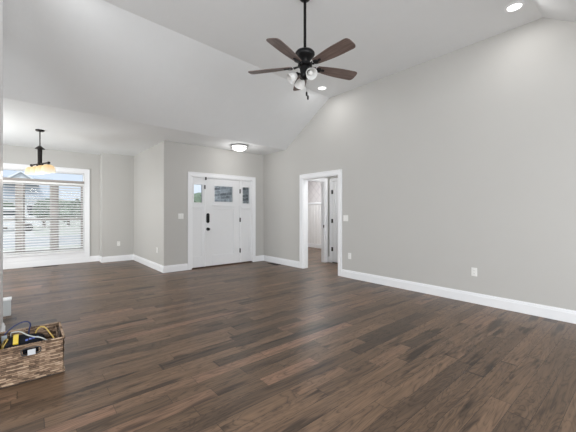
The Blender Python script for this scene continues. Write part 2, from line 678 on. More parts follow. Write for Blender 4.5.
# hall beyond the doorway and the bathroom behind it
HX, HY = 5.85, 5.33
BX0, BX1 = 5.02, 5.715
struct(MB().box(HX, HX + TW, 2.6, HY + .1, 0, 2.9).build('wall_hall_right', 'wall_paint'))
mb = MB().box(XR + TW - .01, BX0, HY, HY + .1, 0, 2.9).box(BX0, BX1, HY, HY + .1, 2.03, 2.9).box(BX1, 8, HY, HY + .1, 0, 2.9)
struct(mb.build('wall_hall_end', 'wall_paint'))
struct(MB().box(XR + TW - .01, HX, 2.5, 2.6, 0, 2.9).build('wall_hall_near', 'wall_paint'))
struct(MB().box(XR + .10, 8, 2.5, 8.8, ZL, ZL + .08).build('ceiling_hall', 'ceiling_paint'))
BXW = 7.84
struct(MB().box(BXW, BXW + .1, HY, 8.8, 0, 2.9).build('wall_bathroom_right', 'wallpaper'))
struct(MB().box(XR + .10, 8, 8.7, 8.8, 0, 2.9).build('wall_bathroom_end', 'wall_paint'))
pl = bpy.data.lights.new('hall_fill', 'POINT'); pl.energy = 42; pl.shadow_soft_size = .12  # unseen light added to brighten the hall, no fixture
po = bpy.data.objects.new('hall_fill', pl); po.location = (5.3, 3.6, 2.5); COL.objects.link(po)
# wainscot on the bathroom wall: backing with battens, chair rail, baseboard
mb = MB().box(BXW - .012, BXW, HY + .1, 8.7, 0, 1.55)
for k in range(22):
    yb = 5.55 + k * 0.14
    mb.box(BXW - .020, BXW - .012, yb, yb + .012, 0.14, 1.5)
struct(mb.build('trim_wainscot', 'tile_white'))
struct(MB().box(BXW - .035, BXW, HY + .1, 8.7, 1.54, 1.60).build('trim_chair_rail', 'trim_paint', bevel=0.008))
struct(MB().box(BXW - .030, BXW, HY + .1, 8.7, 0, 0.14).build('baseboard_bathroom', 'trim_paint', bevel=0.006))

# ------------------------------------------------------------------ baseboards


def base_run(name, segs):
    """segs: (x0,y0,x1,y1, nx,ny): a run along a wall face whose room side is (nx,ny)"""
    mb = MB()
    for x0, y0, x1, y1, nx, ny in segs:
        for t, z0, z1 in ((0.018, 0, 0.112), (0.012, 0.112, 0.132), (0.007, 0.132, 0.143)):
            xa, xb = sorted((x0, x1 + nx * t if x0 == x1 else x1))
            ya, yb = sorted((y0, y1 + ny * t if y0 == y1 else y1))
            mb.box(xa, xb, ya, yb, z0, z1)
    return struct(mb.build(name, 'trim_paint'))


base_run('baseboard_right', [(XR, YB, XR, DY0 - .095, -1, 0), (XR, DY1 + .095, XR, YE, -1, 0)])
base_run('baseboard_entry', [(XN, YE, EX0 - .09, YE, 0, -1), (EX1 + .09, YE, XR, YE, 0, -1)])
base_run('baseboard_nook', [(XN, YE - .018, XN, YN, -1, 0), (XJ, YN, XN - .018, YN, 0, -1), (XJ, YN - .018, XJ, YW, -1, 0)])
base_run('baseboard_window', [(-1.04, YW, XJ, YW, 0, -1)])
base_run('baseboard_pier', [(-0.172, 3.72, -0.172, 4.23, 1, 0), (-0.62, 3.72, -0.172, 3.72, 0, -1)])
base_run('baseboard_hall', [(HX, HY, HX, 5.28, -1, 0)])

# ------------------------------------------------------------------ door casings


def casing_y(mb, x0, x1, ztop, y, wdt=0.09, t=0.02):
    """casing around an opening in a wall that faces -y"""
    mb.box(x0 - wdt, x0, y - t, y, 0, ztop)
    mb.box(x1, x1 + wdt, y - t, y, 0, ztop)
    mb.box(x0 - wdt, x1 + wdt, y - t, y, ztop, ztop + wdt)
    mb.box(x0 - wdt, x0 - wdt + .018, y - t - .008, y - t, 0, ztop + wdt)
    mb.box(x1 + wdt - .018, x1 + wdt, y - t - .008, y - t, 0, ztop + wdt)
    mb.box(x0 - wdt, x1 + wdt, y - t - .008, y - t, ztop + wdt - .018, ztop + wdt)


def casing_x(mb, y0, y1, ztop, x, wdt=0.09, t=0.02):
    mb.box(x - t, x, y0 - wdt, y0, 0, ztop)
    mb.box(x - t, x, y1, y1 + wdt, 0, ztop)
    mb.box(x - t, x, y0 - wdt, y1 + wdt, ztop, ztop + wdt)
    mb.box(x - t - .008, x - t, y0 - wdt, y0 - wdt + .018, 0, ztop + wdt)
    mb.box(x - t - .008, x - t, y1 + wdt - .018, y1 + wdt, 0, ztop + wdt)
    mb.box(x - t - .008, x - t, y0 - wdt, y1 + wdt, ztop + wdt - .018, ztop + wdt)


# cased doorway in the right wall (no leaf): casing plus jambs
mb = MB()
casing_x(mb, DY0, DY1, DZ, XR)
mb.box(XR - .005, XR + TW + .005, DY0 - .001, DY0 + .018, 0, DZ)
mb.box(XR - .005, XR + TW + .005, DY1 - .018, DY1 + .001, 0, DZ)
mb.box(XR - .005, XR + TW + .005, DY0, DY1, DZ - .018, DZ + .001)
struct(mb.build('trim_doorway', 'trim_paint', bevel=0.003))

# bathroom doorway: casing + jamb + dark strike plate
r = sroot('trim_bathroom_doorway', (BX1, HY, 0))
mb = MB()
casing_y(mb, BX0, BX1, 2.03, HY, wdt=0.075)
mb.box(BX0, BX0 + .02, HY - .005, HY + .105, 0, 2.03)
mb.box(BX1 - .02, BX1, HY - .005, HY + .105, 0, 2.03)
mb.box(BX0, BX1, HY - .005, HY + .105, 2.01, 2.03)
mb.build('casing', 'trim_paint', r, bevel=0.003)
MB().box(BX1 - .026, BX1 - .019, HY + .0, HY + .03, 0.87, 0.94).build('strike_plate', 'black_metal', r)

# hall door on the right: casing and panel leaf with three dark hinges
r = sroot('door_2', (HX, 4.80, 0))
mb = MB()
casing_x(mb, 4.36, 5.20, 2.03, HX, wdt=0.07)
mb.build('casing', 'trim_paint', r, bevel=0.003)
mb = MB()
mb.box(HX - .012, HX - .001, 4.37, 5.19, 0.02, 2.02)
for (a, b2) in ((4.37, 4.48), (4.73, 4.83), (5.08, 5.19)):
    mb.box(HX - .022, HX - .012, a, b2, 0.02, 2.02)
for (a, b2) in ((0.02, 0.24), (0.88, 1.02), (1.90, 2.02)):
    mb.box(HX - .022, HX - .012, 4.48, 4.73, a, b2)
    mb.box(HX - .022, HX - .012, 4.83, 5.08, a, b2)
mb.build('door_leaf', 'door_paint', r, bevel=0.003)
for zc in (0.34, 1.04, 1.76):
    MB().box(HX - .036, HX - .019, 5.155, 5.205, zc - .05, zc + .05).build('hinge', 'dark_hinge', r, bevel=0.003)
MB().box(HX - .008, HX, 4.37, 5.19, 0.0, 0.02).build('door_gap_shade', 'slot_dark', r)  # dark strip standing for the shade in the gap under the leaf

# ------------------------------------------------------------------ front door unit
r = sroot('door_1', (3.577, YE, 0))
mb = MB()
casing_y(mb, EX0, EX1, EZ, YE)
mb.build('casing', 'trim_paint', r, bevel=0.003)
LX0, LX1 = 3.112, 4.018   # door leaf
mb = MB()
yf, yb = YE - .004, YE + .11
mb.box(EX0, EX0 + .022, yf, yb, 0, EZ)
mb.box(EX1 - .022, EX1, yf, yb, 0, EZ)
mb.box(EX0, EX1, yf, yb, EZ - .02, EZ)
mb.box(LX0 - .032, LX0 - .004, yf, yb, 0, EZ - .02)
mb.box(LX1 + .004, LX1 + .032, yf, yb, 0, EZ - .02)
mb.build('door_frame', 'trim_paint', r, bevel=0.003)


def leaf(x0, x1, z0, z1, gx0, gx1, gz0, gz1, px0, px1, pz0, pz1, y, th):
    """stiles and rails around a light (g..) and a recessed panel (p..)"""
    mb = MB()
    mb.box(x0, gx0, y, y + th, gz0, z1)
    mb.box(gx1, x1, y, y + th, gz0, z1)
    mb.box(gx0, gx1, y, y + th, gz1, z1)
    mb.box(x0, x1, y, y + th, pz1, gz0)
    mb.box(x0, px0, y, y + th, z0, pz1)
    mb.box(px1, x1, y, y + th, z0, pz1)
    mb.box(px0, px1, y, y + th, z0, pz0)
    mb.box(px0, px1, y + .012, y + th, pz0, pz1)
    # moulding around the light
    for a in ((gx0 - .025, gx1 + .025, gz1, gz1 + .022), (gx0 - .025, gx1 + .025, gz0 - .022, gz0),
              (gx0 - .025, gx0, gz0, gz1), (gx1, gx1 + .025, gz0, gz1)):
        mb.box(a[0], a[1], y - .010, y, a[2], a[3])
    # sloped bead in the panel
    for a in ((px0, px1, pz1 - .014, pz1), (px0, px1, pz0, pz0 + .014)):
        mb.box(a[0], a[1], y + .004, y + .012, a[2], a[3])
    for a in ((px0, px0 + .014), (px1 - .014, px1)):
        mb.box(a[0], a[1], y + .004, y + .012, pz0 + .014, pz1 - .014)
    return mb


lf = leaf(LX0, LX1, 0.03, 2.025, 3.335, 3.815, 1.500, 1.865, 3.285, 3.845, 0.26, 1.335, YE + .008, .044).build('door_leaf', 'door_paint', r, bevel=0.002)
MB().box(3.335, 3.815, YE + .025, YE + .031, 1.50, 1.865).build('glass_pane', 'window_glass', lf)
MB().box(3.29, 3.86, YE - .010, YE + .008, 1.405, 1.425).build('ledge', 'door_paint', lf, bevel=0.004)
for (x0, x1, g0, g1) in ((EX0 + .022, LX0 - .032, 2.842, 3.036), (LX1 + .032, EX1 - .022, 4.094, 4.292)):
    sl = leaf(x0, x1, 0.03, 2.03, g0, g1, 1.475, 1.875, g0 - .005, g1 + .005, 0.26, 1.335, YE + .012, .044).build('sidelight', 'door_paint', r, bevel=0.002)
    MB().box(g0, g1, YE + .03, YE + .036, 1.475, 1.875).build('glass_pane', 'window_glass', sl)
    MB().box(g0 - .03, g1 + .03, YE - .004, YE + .012, 1.355, 1.375).build('ledge', 'door_paint', sl, bevel=0.003)
MB().box(EX0, EX1, YE - .012, YE + .10, 0, 0.028).build('threshold', 'threshold_wood', r, bevel=0.004)
# lockset: keypad escutcheon, round deadbolt knob, top sensor, latch, hinges
kp = MB().prism([(.036 * math.cos(a) if abs(math.cos(a)) > 1e-9 else 0, (.075 if math.sin(a) > 0 else -.075) + .036 * math.sin(a)) for a in [2 * PI * (k + .5) / 24 for k in range(24)]],
                'y', -.022, 0)
bmesh.ops.translate(kp.b, verts=kp.b.verts[:], vec=(3.170, YE + .008, 1.122))
kp = kp.build('keypad_lock', 'black_metal', r, bevel=0.004)
kk = MB()
for iz in range(4):
    for ix in range(2):
        kk.box(3.157 + ix * .018, 3.165 + ix * .018, YE - .0165, YE - .013, 1.10 + iz * .022, 1.112 + iz * .022)
kk.build('keypad_button', 'dark_hinge', kp)
mt = Matrix.Translation((3.170, YE + .008, 0.872)) @ Matrix.Rotation(PI / 2, 4, 'X')
kn = MB().lathe([(0, 0), (.036, 0), (.036, .01), (.014, .016), (.014, .034), (.028, .042), (.031, .055), (.026, .066), (0, .07)], mt, 24)
kn.build('door_knob', 'black_metal', r, smooth=True)
MB().box(3.100, 3.135, YE - .020, YE + .008, 1.985, 2.055).build('door_sensor', 'black_metal', r, bevel=0.008, seg=3)
MB().box(3.078, 3.108, YE - .016, YE - .004, 1.78, 1.87).build('flip_latch', 'dark_hinge', r, bevel=0.004)
for zc in (0.32, 1.07, 1.77):
    MB().box(LX1 - .012, LX1 + .016, YE - .010, YE + .008, zc - .052, zc + .052).build('hinge', 'dark_hinge', r, bevel=0.003)

# ------------------------------------------------------------------ dining window
r = sroot('window_1', ((WX0 + WX1) / 2, YW, 0))
mb = MB()
cw = 0.115
mb.box(WX1, WX1 + cw, YW - .02, YW, 0.143, WZ1)
mb.box(WX0 - cw, WX0, YW - .02, YW, 0.143, WZ1)
mb.box(WX0 - cw, WX1 + cw, YW - .02, YW, WZ1, WZ1 + cw)
mb.box(WX0 - cw, WX1 + cw, YW - .028, YW - .02, WZ1 + cw - .02, WZ1 + cw)
mb.box(WX1 + cw - .02, WX1 + cw, YW - .028, YW - .02, 0.143, WZ1 + cw)
mb.box(WX0 - cw, WX0 - cw + .02, YW - .028, YW - .02, 0.143, WZ1 + cw)
mb.box(WX0, WX1, YW - .016, YW, 0.143, WZ0 - .02)
mb.build('window_casing', 'trim_paint', r, bevel=0.003)
MB().box(WX0 - .02, WX1 + .02, YW - .045, YW + .05, WZ0 - .022, WZ0).build('window_sill', 'trim_paint', r, bevel=0.005)
bays = [(-0.70, -0.13), (-0.04, 0.535), (0.625, 1.105)]
bays = [(-0.70, -0.135), (-0.045, 0.485), (0.575, 1.105)]
ZT0, ZT1 = 1.955, 2.025     # transom bar
mb = MB()
y0, y1 = YW + .02, YW + .11
mb.box(WX0, WX0 + .02, y0, y1, WZ0, WZ1)
mb.box(WX1 - .02, WX1, y0, y1, WZ0, WZ1)
mb.box(WX0, WX1, y0, y1, WZ1 - .025, WZ1)
mb.box(WX0, WX1, y0, y1, WZ0, WZ0 + .03)
mb.build('window_frame', 'trim_paint', r, bevel=0.003)
for a, b2 in ((bays[0][1], bays[1][0]), (bays[1][1], bays[2][0])):
    MB().box(a, b2, y0, y1, WZ0 + .03, ZT0).build('mullion', 'frame_backlit', r, bevel=0.003)
MB().box(WX0 + .001, WX1 - .001, YW - .034, y1, ZT0 + .012, ZT1).build('transom_bar', 'frame_backlit', r, bevel=0.003)
MB().box(WX0 + .02, WX1 - .02, YW + .07, YW + .076, ZT1, WZ1 - .025).build('transom_pane', 'window_glass', r)
for a, b2 in bays:
    sash = MB()
    ys = YW + .062
    for z0, z1 in ((WZ0 + .03, WZ0 + .08), (1.075, 1.135), (ZT0 - .04, ZT0)):
        sash.box(a, b2, ys, ys + .04, z0, z1)
    sash.box(a, a + .04, ys, ys + .04, WZ0 + .08, ZT0 - .04)
    sash.box(b2 - .04, b2, ys, ys + .04, WZ0 + .08, ZT0 - .04)
    so = sash.build('sash', 'frame_backlit', r)
    MB().box(a + .04, b2 - .04, ys + .015, ys + .021, WZ0 + .08, ZT0 - .04).build('glass_pane', 'window_glass', so)

bl = thing('window_blind', 'wide white slatted blind hanging half open across the dining window', 'blind', ((WX0 + WX1) / 2, YW + .0, WZ0))
yc = YW - .006
a, b2 = WX0 + .006, WX1 - .006
MB().box(a, b2, yc - .024, yc + .024, ZT0 - .036, ZT0 + .010).build('headrail', 'blind_white', bl, bevel=0.004)
sl = MB()
z = WZ0 + .055
while z < ZT0 - .05:
    mt = Matrix.Translation((0, yc, z)) @ Matrix.Rotation(math.radians(29), 4, 'X')
    sl.box(a + .004, b2 - .004, -.026, .026, -.002, .002, mt)
    z += 0.060
sl.build('slats', 'blind_white', bl)
MB().box(a + .004, b2 - .004, yc - .024, yc + .024, WZ0 + .004, WZ0 + .026).build('bottom_rail', 'blind_white', bl, bevel=0.004)
for u in (0.08, 0.36, 0.64, 0.92):
    xx = a + (b2 - a) * u
    MB().box(xx - .0025, xx + .0025, yc - .029, yc - .0265, WZ0 + .02, ZT0 - .02).build('ladder_cord', 'blind_white', bl)

# ------------------------------------------------------------------ plates on the walls


def plate_frame(pos, normal):
    """matrix whose local -y looks into the room"""
    ang = {'-y': 0.0, '-x': -PI / 2}[normal]
    return ang


def outlet(pos, normal, label, group='wall outlets'):
    t = thing('wall_outlet', label, 'outlet', pos, plate_frame(pos, normal), group)
    MB().box(-.036, .036, -.006, 0, -.058, .058).build('plate', 'white_plastic', t, bevel=0.003, local=True)
    for zc in (.021, -.021):
        rc = MB().prism([(.017 * math.cos(2 * PI * k / 16), zc + .0145 * math.sin(2 * PI * k / 16)) for k in range(16)], 'y', -.009, -.005).build('receptacle', 'white_plastic', t, local=True)
        MB().box(-.008, -.006, -.0098, -.0088, zc - .002, zc + .006).box(.006, .008, -.0098, -.0088, zc - .002, zc + .006).build('slot', 'slot_dark', rc, local=True)
    return t


def switch(pos, normal, gangs, label):
    t = thing('light_switch', label, 'light switch', pos, plate_frame(pos, normal), 'wall switches')
    wd = .036 + .023 * (gangs - 1)
    MB().box(-wd, wd, -.006, 0, -.058, .058).build('plate', 'white_plastic', t, bevel=0.003, local=True)
    for k in range(gangs):
        xc = (k - (gangs - 1) / 2) * .046
        MB().box(xc - .016, xc + .016, -.010, -.005, -.033, .033).build('rocker', 'white_plastic', t, bevel=0.003, local=True)
    return t


outlet((1.83, YN, .45), '-y', 'white wall outlet low in the dining nook right of the window')
outlet((XN, 7.0, .43), '-x', 'pale wall outlet on the nook side wall, near its outer corner')
outlet((XR, 1.61, .43), '-x', 'white wall outlet alone on the long blank right wall')
outlet((XR, 3.765, .42), '-x', 'white wall outlet just right of the cased doorway, below the switch')
switch((2.545, YE, 1.17), '-y', 2, 'white double light switch left of the front door')
switch((XR, 3.86, 1.14), '-x', 2, 'white light switch right of the cased doorway')


def floor_vent(x, y, lx, ly, label):
    t = thing('floor_vent', label, 'floor vent', (x, y, 0), 0, 'floor vents')
    mb = MB()
    mb.box(x - lx / 2, x + lx / 2, y - ly / 2, y - ly / 2 + .012, 0, .006).box(x - lx / 2, x + lx / 2, y + ly / 2 - .012, y + ly / 2, 0, .006)
    mb.box(x - lx / 2, x - lx / 2 + .012, y - ly / 2 + .012, y + ly / 2 - .012, 0, .006).box(x + lx / 2 - .012, x + lx / 2, y - ly / 2 + .012, y + ly / 2 - .012, 0, .006)
    mb.build('vent_frame', 'vent_brown', t)
    mb = MB()
    n = int(max(lx, ly) / .022)
    for k in range(n):
        if lx > ly:
            xx = x - lx / 2 + .016 + k * .022
            if xx + .01 > x + lx / 2 - .012:
                break
            mb.box(xx, xx + .010, y - ly / 2 + .012, y + ly / 2 - .012, .001, .005)
        else:
            yy = y - ly / 2 + .016 + k * .022
            if yy + .01 > y + ly / 2 - .012:
                break
            mb.box(x - lx / 2 + .012, x + lx / 2 - .012, yy, yy + .010, .001, .005)
    mb.build('louvre', 'vent_brown', t)
    MB().box(x - lx / 2 + .01, x + lx / 2 - .01, y - ly / 2 + .01, y + ly / 2 - .01, 0, .0012).build('duct_opening', 'slot_dark', t)


floor_vent(0.36, 9.10, .46, .12, 'dark floor vent under the dining window')
floor_vent(4.60, 5.95, .14, .34, 'dark floor vent along the baseboard between front door and doorway')

# ------------------------------------------------------------------ ceiling fan
FX, FY = 2.309, 2.446
fan = thing('ceiling_fan', 'black ceiling fan with five brown wooden blades hanging from the vaulted ceiling', 'ceiling fan', (FX, FY, ZH))
T0 = Matrix.Translation((FX, FY, 0))
MB().lathe([(0, 3.584), (.062, 3.584), (.064, 3.57), (.052, 3.552), (.026, 3.538), (0, 3.538)], T0, 28).build('canopy', 'black_metal', fan, smooth=True)
MB().cyl((FX, FY, 3.53), (FX, FY, 2.99), .0155).build('downrod', 'black_metal', fan, smooth=True)
MB().lathe([(0, 3.03), (.022, 3.03), (.024, 3.008), (.060, 3.002), (.092, 2.990), (.106, 2.972), (.107, 2.955), (.098, 2.937), (.078, 2.915), (.060, 2.895), (.052, 2.875), (.050, 2.862), (.074, 2.856), (.078, 2.846), (.078, 2.832), (.068, 2.824), (0, 2.824)], T0, 36).build('motor_housing', 'black_metal', fan, smooth=True)
MB().lathe([(0, 2.824), (.052, 2.824), (.056, 2.80), (.050, 2.76), (.054, 2.742), (.048, 2.715), (.030, 2.695), (.012, 2.686), (0, 2.684)], T0, 28).build('light_kit', 'black_metal', fan, smooth=True)

BR0, BR1 = 0.155, 0.640


def blade_outline():
    pts = []
    for u in [i / 14 for i in range(15)]:
        rr = BR0 + (BR1 - .05 - BR0) * u
        wv = .044 + .032 * math.sin(min(1, u * 1.3) * PI / 2)
        pts.append((rr, wv))
    tip = []
    w1 = pts[-1][1]
    rt = pts[-1][0]
    for a in [80, 65, 50, 35, 20, 8]:
        aa = math.radians(a)
        tip.append((rt + .05 * math.cos(aa) ** .8, w1 * math.sin(aa) ** .55))
    up = pts + tip
    root = [(BR0 - .012, .03), (BR0 - .016, 0.0), (BR0 - .012, -.03)]
    return up + [(r_, -w_) for r_, w_ in reversed(up)] + root[::-1]


first = None
PITCH = math.radians(-13)
for k in range(5):
    ang = math.radians(-18 + 72 * k)
    if first is None:
        mb = MB().prism(blade_outline(), 'z', -.0035, .0035)
        for v in mb.b.verts:
            v.co = Matrix.Rotation(PITCH, 4, 'X') @ v.co
        bd = mb.build('blade', 'blade_wood', fan, local=True)
        bd.location = (0, 0, 2.828 - ZH)
        iron = MB()
        M_ = Matrix.Rotation(PITCH, 4, 'X')
        for a, b2 in (((.07, 0, .006), (.125, .018, -.006)), ((.07, 0, .006), (.125, -.018, -.006))):
            iron.cyl(a, M_ @ Vector(b2), .009, .008, 10)
        iron.lathe([(0, -.016), (.028, -.016), (.031, -.012), (.031, -.004), (0, -.004)], M_ @ Matrix.Translation((.165, 0, 0)), 20)
        iron.lathe([(0, -.012), (.012, -.012), (.014, -.009), (.014, -.004), (0, -.004)], M_ @ Matrix.Translation((.215, 0, 0)) @ Matrix.Scale(1.6, 4, (1, 0, 0)), 18)
        iron.build('blade_iron', 'black_metal', bd, smooth=True, local=True)
        first = bd
    else:
        bd = copy_tree(first, fan)
    bd.rotation_euler = (0, 0, ang)

for ang in (-68, -170, 108):
    a = math.radians(ang - 40.23)
    d = Vector((math.cos(a), math.sin(a), 0))
    p0 = Vector((FX, FY, 2.735)) + d * .045
    p1 = Vector((FX, FY, 2.742)) + d * .085
    arm = MB().tube([p0, (p0 + p1) / 2 + Vector((0, 0, .012)), p1], .008)
    ao = arm.build('lamp_arm', 'black_metal', fan, smooth=True)
    axis = (d * 0.80 + Vector((0, 0, -0.60))).normalized()
    q = Vector((0, 0, 1)).rotation_difference(axis)
    mt = Matrix.Translation(p1) @ q.to_matrix().to_4x4()
    MB().lathe([(0, -.012), (.018, -.012), (.022, .0), (.022, .018), (0, .018)], mt, 20).build('socket', 'black_metal', ao, smooth=True)
    MB().lathe([(.021, .012), (.030, .022), (.044, .042), (.052, .065), (.055, .085), (.062, .104), (.059, .104), (.052, .085), (.048, .064), (.040, .043), (.026, .025), (.018, .016)],
               mt, 28, cap=False).build('lamp_shade', 'frosted_glass', fan, smooth=True)
    MB().lathe([(0, .018), (.012, .018), (.013, .035), (.024, .055), (.024, .068), (.014, .082), (0, .085)], mt, 18).build('bulb', 'frosted_glass', ao, smooth=True)
for dx, dy, zb, nm in ((-.008, -.034, 2.500, 0), (.006, -.040, 2.462, 1)):
    ch = MB().cyl((FX + dx, FY + dy, 2.705), (FX + dx, FY + dy, zb + .03), .0014, None, 6).build('pull_chain', 'steel_ring', fan)
    MB().lathe([(0, zb), (.008, zb), (.010, zb + .012), (.009, zb + .036), (.004, zb + .046), (0, zb + .046)],
               Matrix.Translation((FX + dx, FY + dy, 0)), 12).build('chain_fob', 'black_metal', ch, smooth=True)

# ------------------------------------------------------------------ recessed lights


def recessed(x, y, label, power):
    t = thing('recessed_light', label, 'recessed light', (x, y, ZH), 0, 'recessed lights in the raised ceiling')
    M_ = Matrix.Translation((x, y, 0))
    MB().lathe([(.070, ZH), (.095, ZH), (.094, ZH - .006), (.074, ZH - .010), (.068, ZH - .004)], M_, 36, cap=False).build('trim_ring', 'trim_paint', t, smooth=True)
    MB().lathe([(0, ZH - .005), (.070, ZH - .005), (.070, ZH - .001), (0, ZH - .001)], M_, 36).build('lens', 'lamp_glow', t)
    area_light('recessed_lamp', (x, y, ZH - .012), (0, 0, 0), .13, .13, power, (1.0, 0.985, 0.965), 'DISK')


recessed(4.246, 4.03, 'small round recessed light behind the fan, near the sloped ceiling', 3.6)
recessed(4.236, 1.03, 'round recessed light near the top right, close to the right wall', 3.6)
recessed(0.51, 3.68, 'round recessed light at the top left edge of the raised ceiling', 4)

# ------------------------------------------------------------------ entry flush light
fl = thing('ceiling_light', 'round flush ceiling light with bright diffuser above the front door', 'ceiling light', (3.634, 5.97, ZL))
M_ = Matrix.Translation((3.634, 5.97, 0))
MB().lathe([(0, ZL), (.178, ZL), (.184, ZL - .01), (.184, ZL - .022), (0, ZL - .022)], M_, 40).build('base_plate', 'steel_ring', fl, smooth=True)
MB().lathe([(0, ZL - .022), (.168, ZL - .022), (.168, ZL - .055), (0, ZL - .055)], M_, 40).build('drum', 'diffuser_glow', fl, smooth=True)
MB().lathe([(.170, ZL - .052), (.186, ZL - .052), (.186, ZL - .066), (.170, ZL - .066)], M_, 40, cap=False).build('retaining_ring', 'steel_ring', fl, smooth=True)
MB().lathe([(0, ZL - .125), (.05, ZL - .122), (.10, ZL - .108), (.14, ZL - .082), (.170, ZL - .058), (0, ZL - .058)], M_, 40).build('diffuser', 'diffuser_glow', fl, smooth=True)
for k in range(3):
    a = 2 * PI * k / 3 + .5
    MB().cyl((3.634 + .17 * math.cos(a), 5.97 + .17 * math.sin(a), ZL - .02), (3.634 + .17 * math.cos(a), 5.97 + .17 * math.sin(a), ZL - .066), .005).build('post', 'steel_ring', fl)
pl = bpy.data.lights.new('flush_lamp', 'POINT'); pl.energy = 6; pl.shadow_soft_size = .12; pl.color = (1, .985, .96)
po = bpy.data.objects.new('flush_lamp', pl); po.location = (3.634, 5.97, ZL - .26); COL.objects.link(po)

# ------------------------------------------------------------------ dining chandelier
CX, CY = 0.20, 7.17
ch = thing('chandelier', 'bronze linear chandelier with glowing amber glass shades in front of the dining window', 'chandelier', (CX, CY, ZL))
T1 = Matrix.Translation((CX, CY, 0))
MB().lathe([(0, ZL), (.066, ZL), (.066, ZL - .018), (.05, ZL - .028), (0, ZL - .028)], T1, 28).build('canopy', 'bronze', ch, smooth=True)
MB().cyl((CX, CY, ZL - .02), (CX, CY, 2.42), .009, None, 12).build('rod', 'bronze', ch, smooth=True)
MB().lathe([(0, 2.455), (.02, 2.45), (.05, 2.425), (.075, 2.40), (.07, 2.392), (.035, 2.39), (.033, 2.16), (.038, 2.12), (.02, 2.10), (0, 2.10)], T1, 24).build('column', 'bronze', ch, smooth=True)
bdir = Vector((0.225, -0.57, 0)).normalized()
L2 = 0.31
bar = MB()
p0 = Vector((CX, CY, 2.125)) - bdir * L2
p1 = Vector((CX, CY, 2.125)) + bdir * L2
bar.cyl(p0, p1, .014, None, 14)
for p in (p0, p1):
    bar.lathe([(0, -.024), (.02, -.016), (.024, 0), (.02, .016), (0, .024)], Matrix.Translation(p), 14)
bar.build('crossbar', 'bronze', ch, smooth=True)
for u in (-.29, -.097, .097, .29):
    p = Vector((CX, CY, 0)) + bdir * u
    M_ = Matrix.Translation((p.x, p.y, 0))
    sk = MB().lathe([(0, 2.125), (.012, 2.125), (.012, 2.10), (.026, 2.095), (.028, 2.078), (0, 2.078)], M_, 18).build('socket', 'bronze', ch, smooth=True)
    MB().lathe([(.026, 2.092), (.055, 2.086), (.082, 2.066), (.096, 2.036), (.101, 2.00), (.106, 1.958), (.101, 1.958), (.096, 2.0), (.091, 2.034), (.078, 2.06), (.052, 2.08), (.024, 2.086)],
               M_, 30, cap=False).build('lamp_shade', 'amber_glass', ch, smooth=True)
    MB().lathe([(0, 2.078), (.014, 2.078), (.016, 2.05), (.028, 2.02), (.028, 2.0), (.015, 1.98), (0, 1.975)], M_, 16).build('bulb', 'lamp_glow', sk, smooth=True)
pl = bpy.data.lights.new('chandelier_lamp', 'POINT'); pl.energy = 11; pl.shadow_soft_size = .1; pl.color = (1, .94, .84)
po = bpy.data.objects.new('chandelier_lamp', pl); po.location = (CX, CY, 1.86); COL.objects.link(po)

# ------------------------------------------------------------------ wicker basket
KX0, KX1, KY0, KY1, KH = -0.178, 0.224, 2.985, 3.40, 0.282
bk = thing('wicker_basket', 'brown woven wicker storage basket on the floor at the left, holding tools and cords', 'basket', ((KX0 + KX1) / 2, (KY0 + KY1) / 2, 0))


def weave_wall(mb, P, n, length, z0, z1, hole=None, depth=.007, rh=.0135, cwd=.062):
    nu, nv = int(length / .007), int((z1 - z0) / .0034)
    grid = []
    for j in range(nv + 1):
        z = z0 + (z1 - z0) * j / nv
        rowv = []
        for i in range(nu + 1):
            u = length * i / nu
            rw = math.floor(z / rh)
            a = abs(math.sin(PI * z / rh)) ** .6
            b_ = math.sin(PI * u / cwd + (PI / 2) * rw)
            d = depth * (a * (.55 + .45 * b_)) + random.uniform(-.0006, .0006)
            if i in (0, nu):
                d = 0
            taper = 0.008 * (z / KH)
            rowv.append(mb.b.verts.new(P(u, z) + n * (d + taper)))
        grid.append(rowv)
    for j in range(nv):
        for i in range(nu):
            u = length * (i + .5) / nu
            z = z0 + (z1 - z0) * (j + .5) / nv
            if hole and hole[0] < u < hole[1] and hole[2] < z < hole[3]:
                continue
            mb.b.faces.new((grid[j][i], grid[j][i + 1], grid[j + 1][i + 1], grid[j + 1][i]))


lx, ly = KX1 - KX0, KY1 - KY0
HU0, HU1, HZ0, HZ1 = .160, .256, .206, .250
fw = MB()
for inset in (0.0, 0.016):
    dep = .007 if inset == 0 else .004
    s_ = 1 if inset == 0 else -1
    weave_wall(fw, lambda u, z: Vector((KX0 + u, KY0 + inset, z)), Vector((0, -1, 0)) * s_, lx, .018, KH - .012, (HU0, HU1, HZ0, HZ1), dep)
    weave_wall(fw, lambda u, z: Vector((KX1 - inset, KY0 + u, z)), Vector((1, 0, 0)) * s_, ly, .018, KH - .012, None, dep)
    weave_wall(fw, lambda u, z: Vector((KX0 + u, KY1 - inset, z)), Vector((0, 1, 0)) * s_, lx, .018, KH - .012, None, dep)
    weave_wall(fw, lambda u, z: Vector((KX0 + inset, KY0 + u, z)), Vector((-1, 0, 0)) * s_, ly, .018, KH - .012, None, dep)
fw.build('woven_side', 'wicker', bk, smooth=False)
MB().box(KX0 + .012, KX1 - .012, KY0 + .012, KY1 - .012, 0, .020).build('basket_shadow_base', 'slot_dark', bk)  # dark colour stands for the shadow under the basket's bottom edge
o = .006
rim = MB()
zr = KH - .008
cs = [(KX0 - o, KY0 - o), (KX1 + o, KY0 - o), (KX1 + o, KY1 + o), (KX0 - o, KY1 + o)]
for i in range(4):
    a, b2 = Vector((*cs[i], zr)), Vector((*cs[(i + 1) % 4], zr))
    nseg = 26
    for k in range(nseg):
        m0 = a.lerp(b2, k / nseg); m1 = a.lerp(b2, (k + 1.25) / nseg if k < nseg - 1 else 1)
        rim.cyl(m0 + Vector((0, 0, -.003)), m1 + Vector((0, 0, .004)), .0095, .0085, 8)
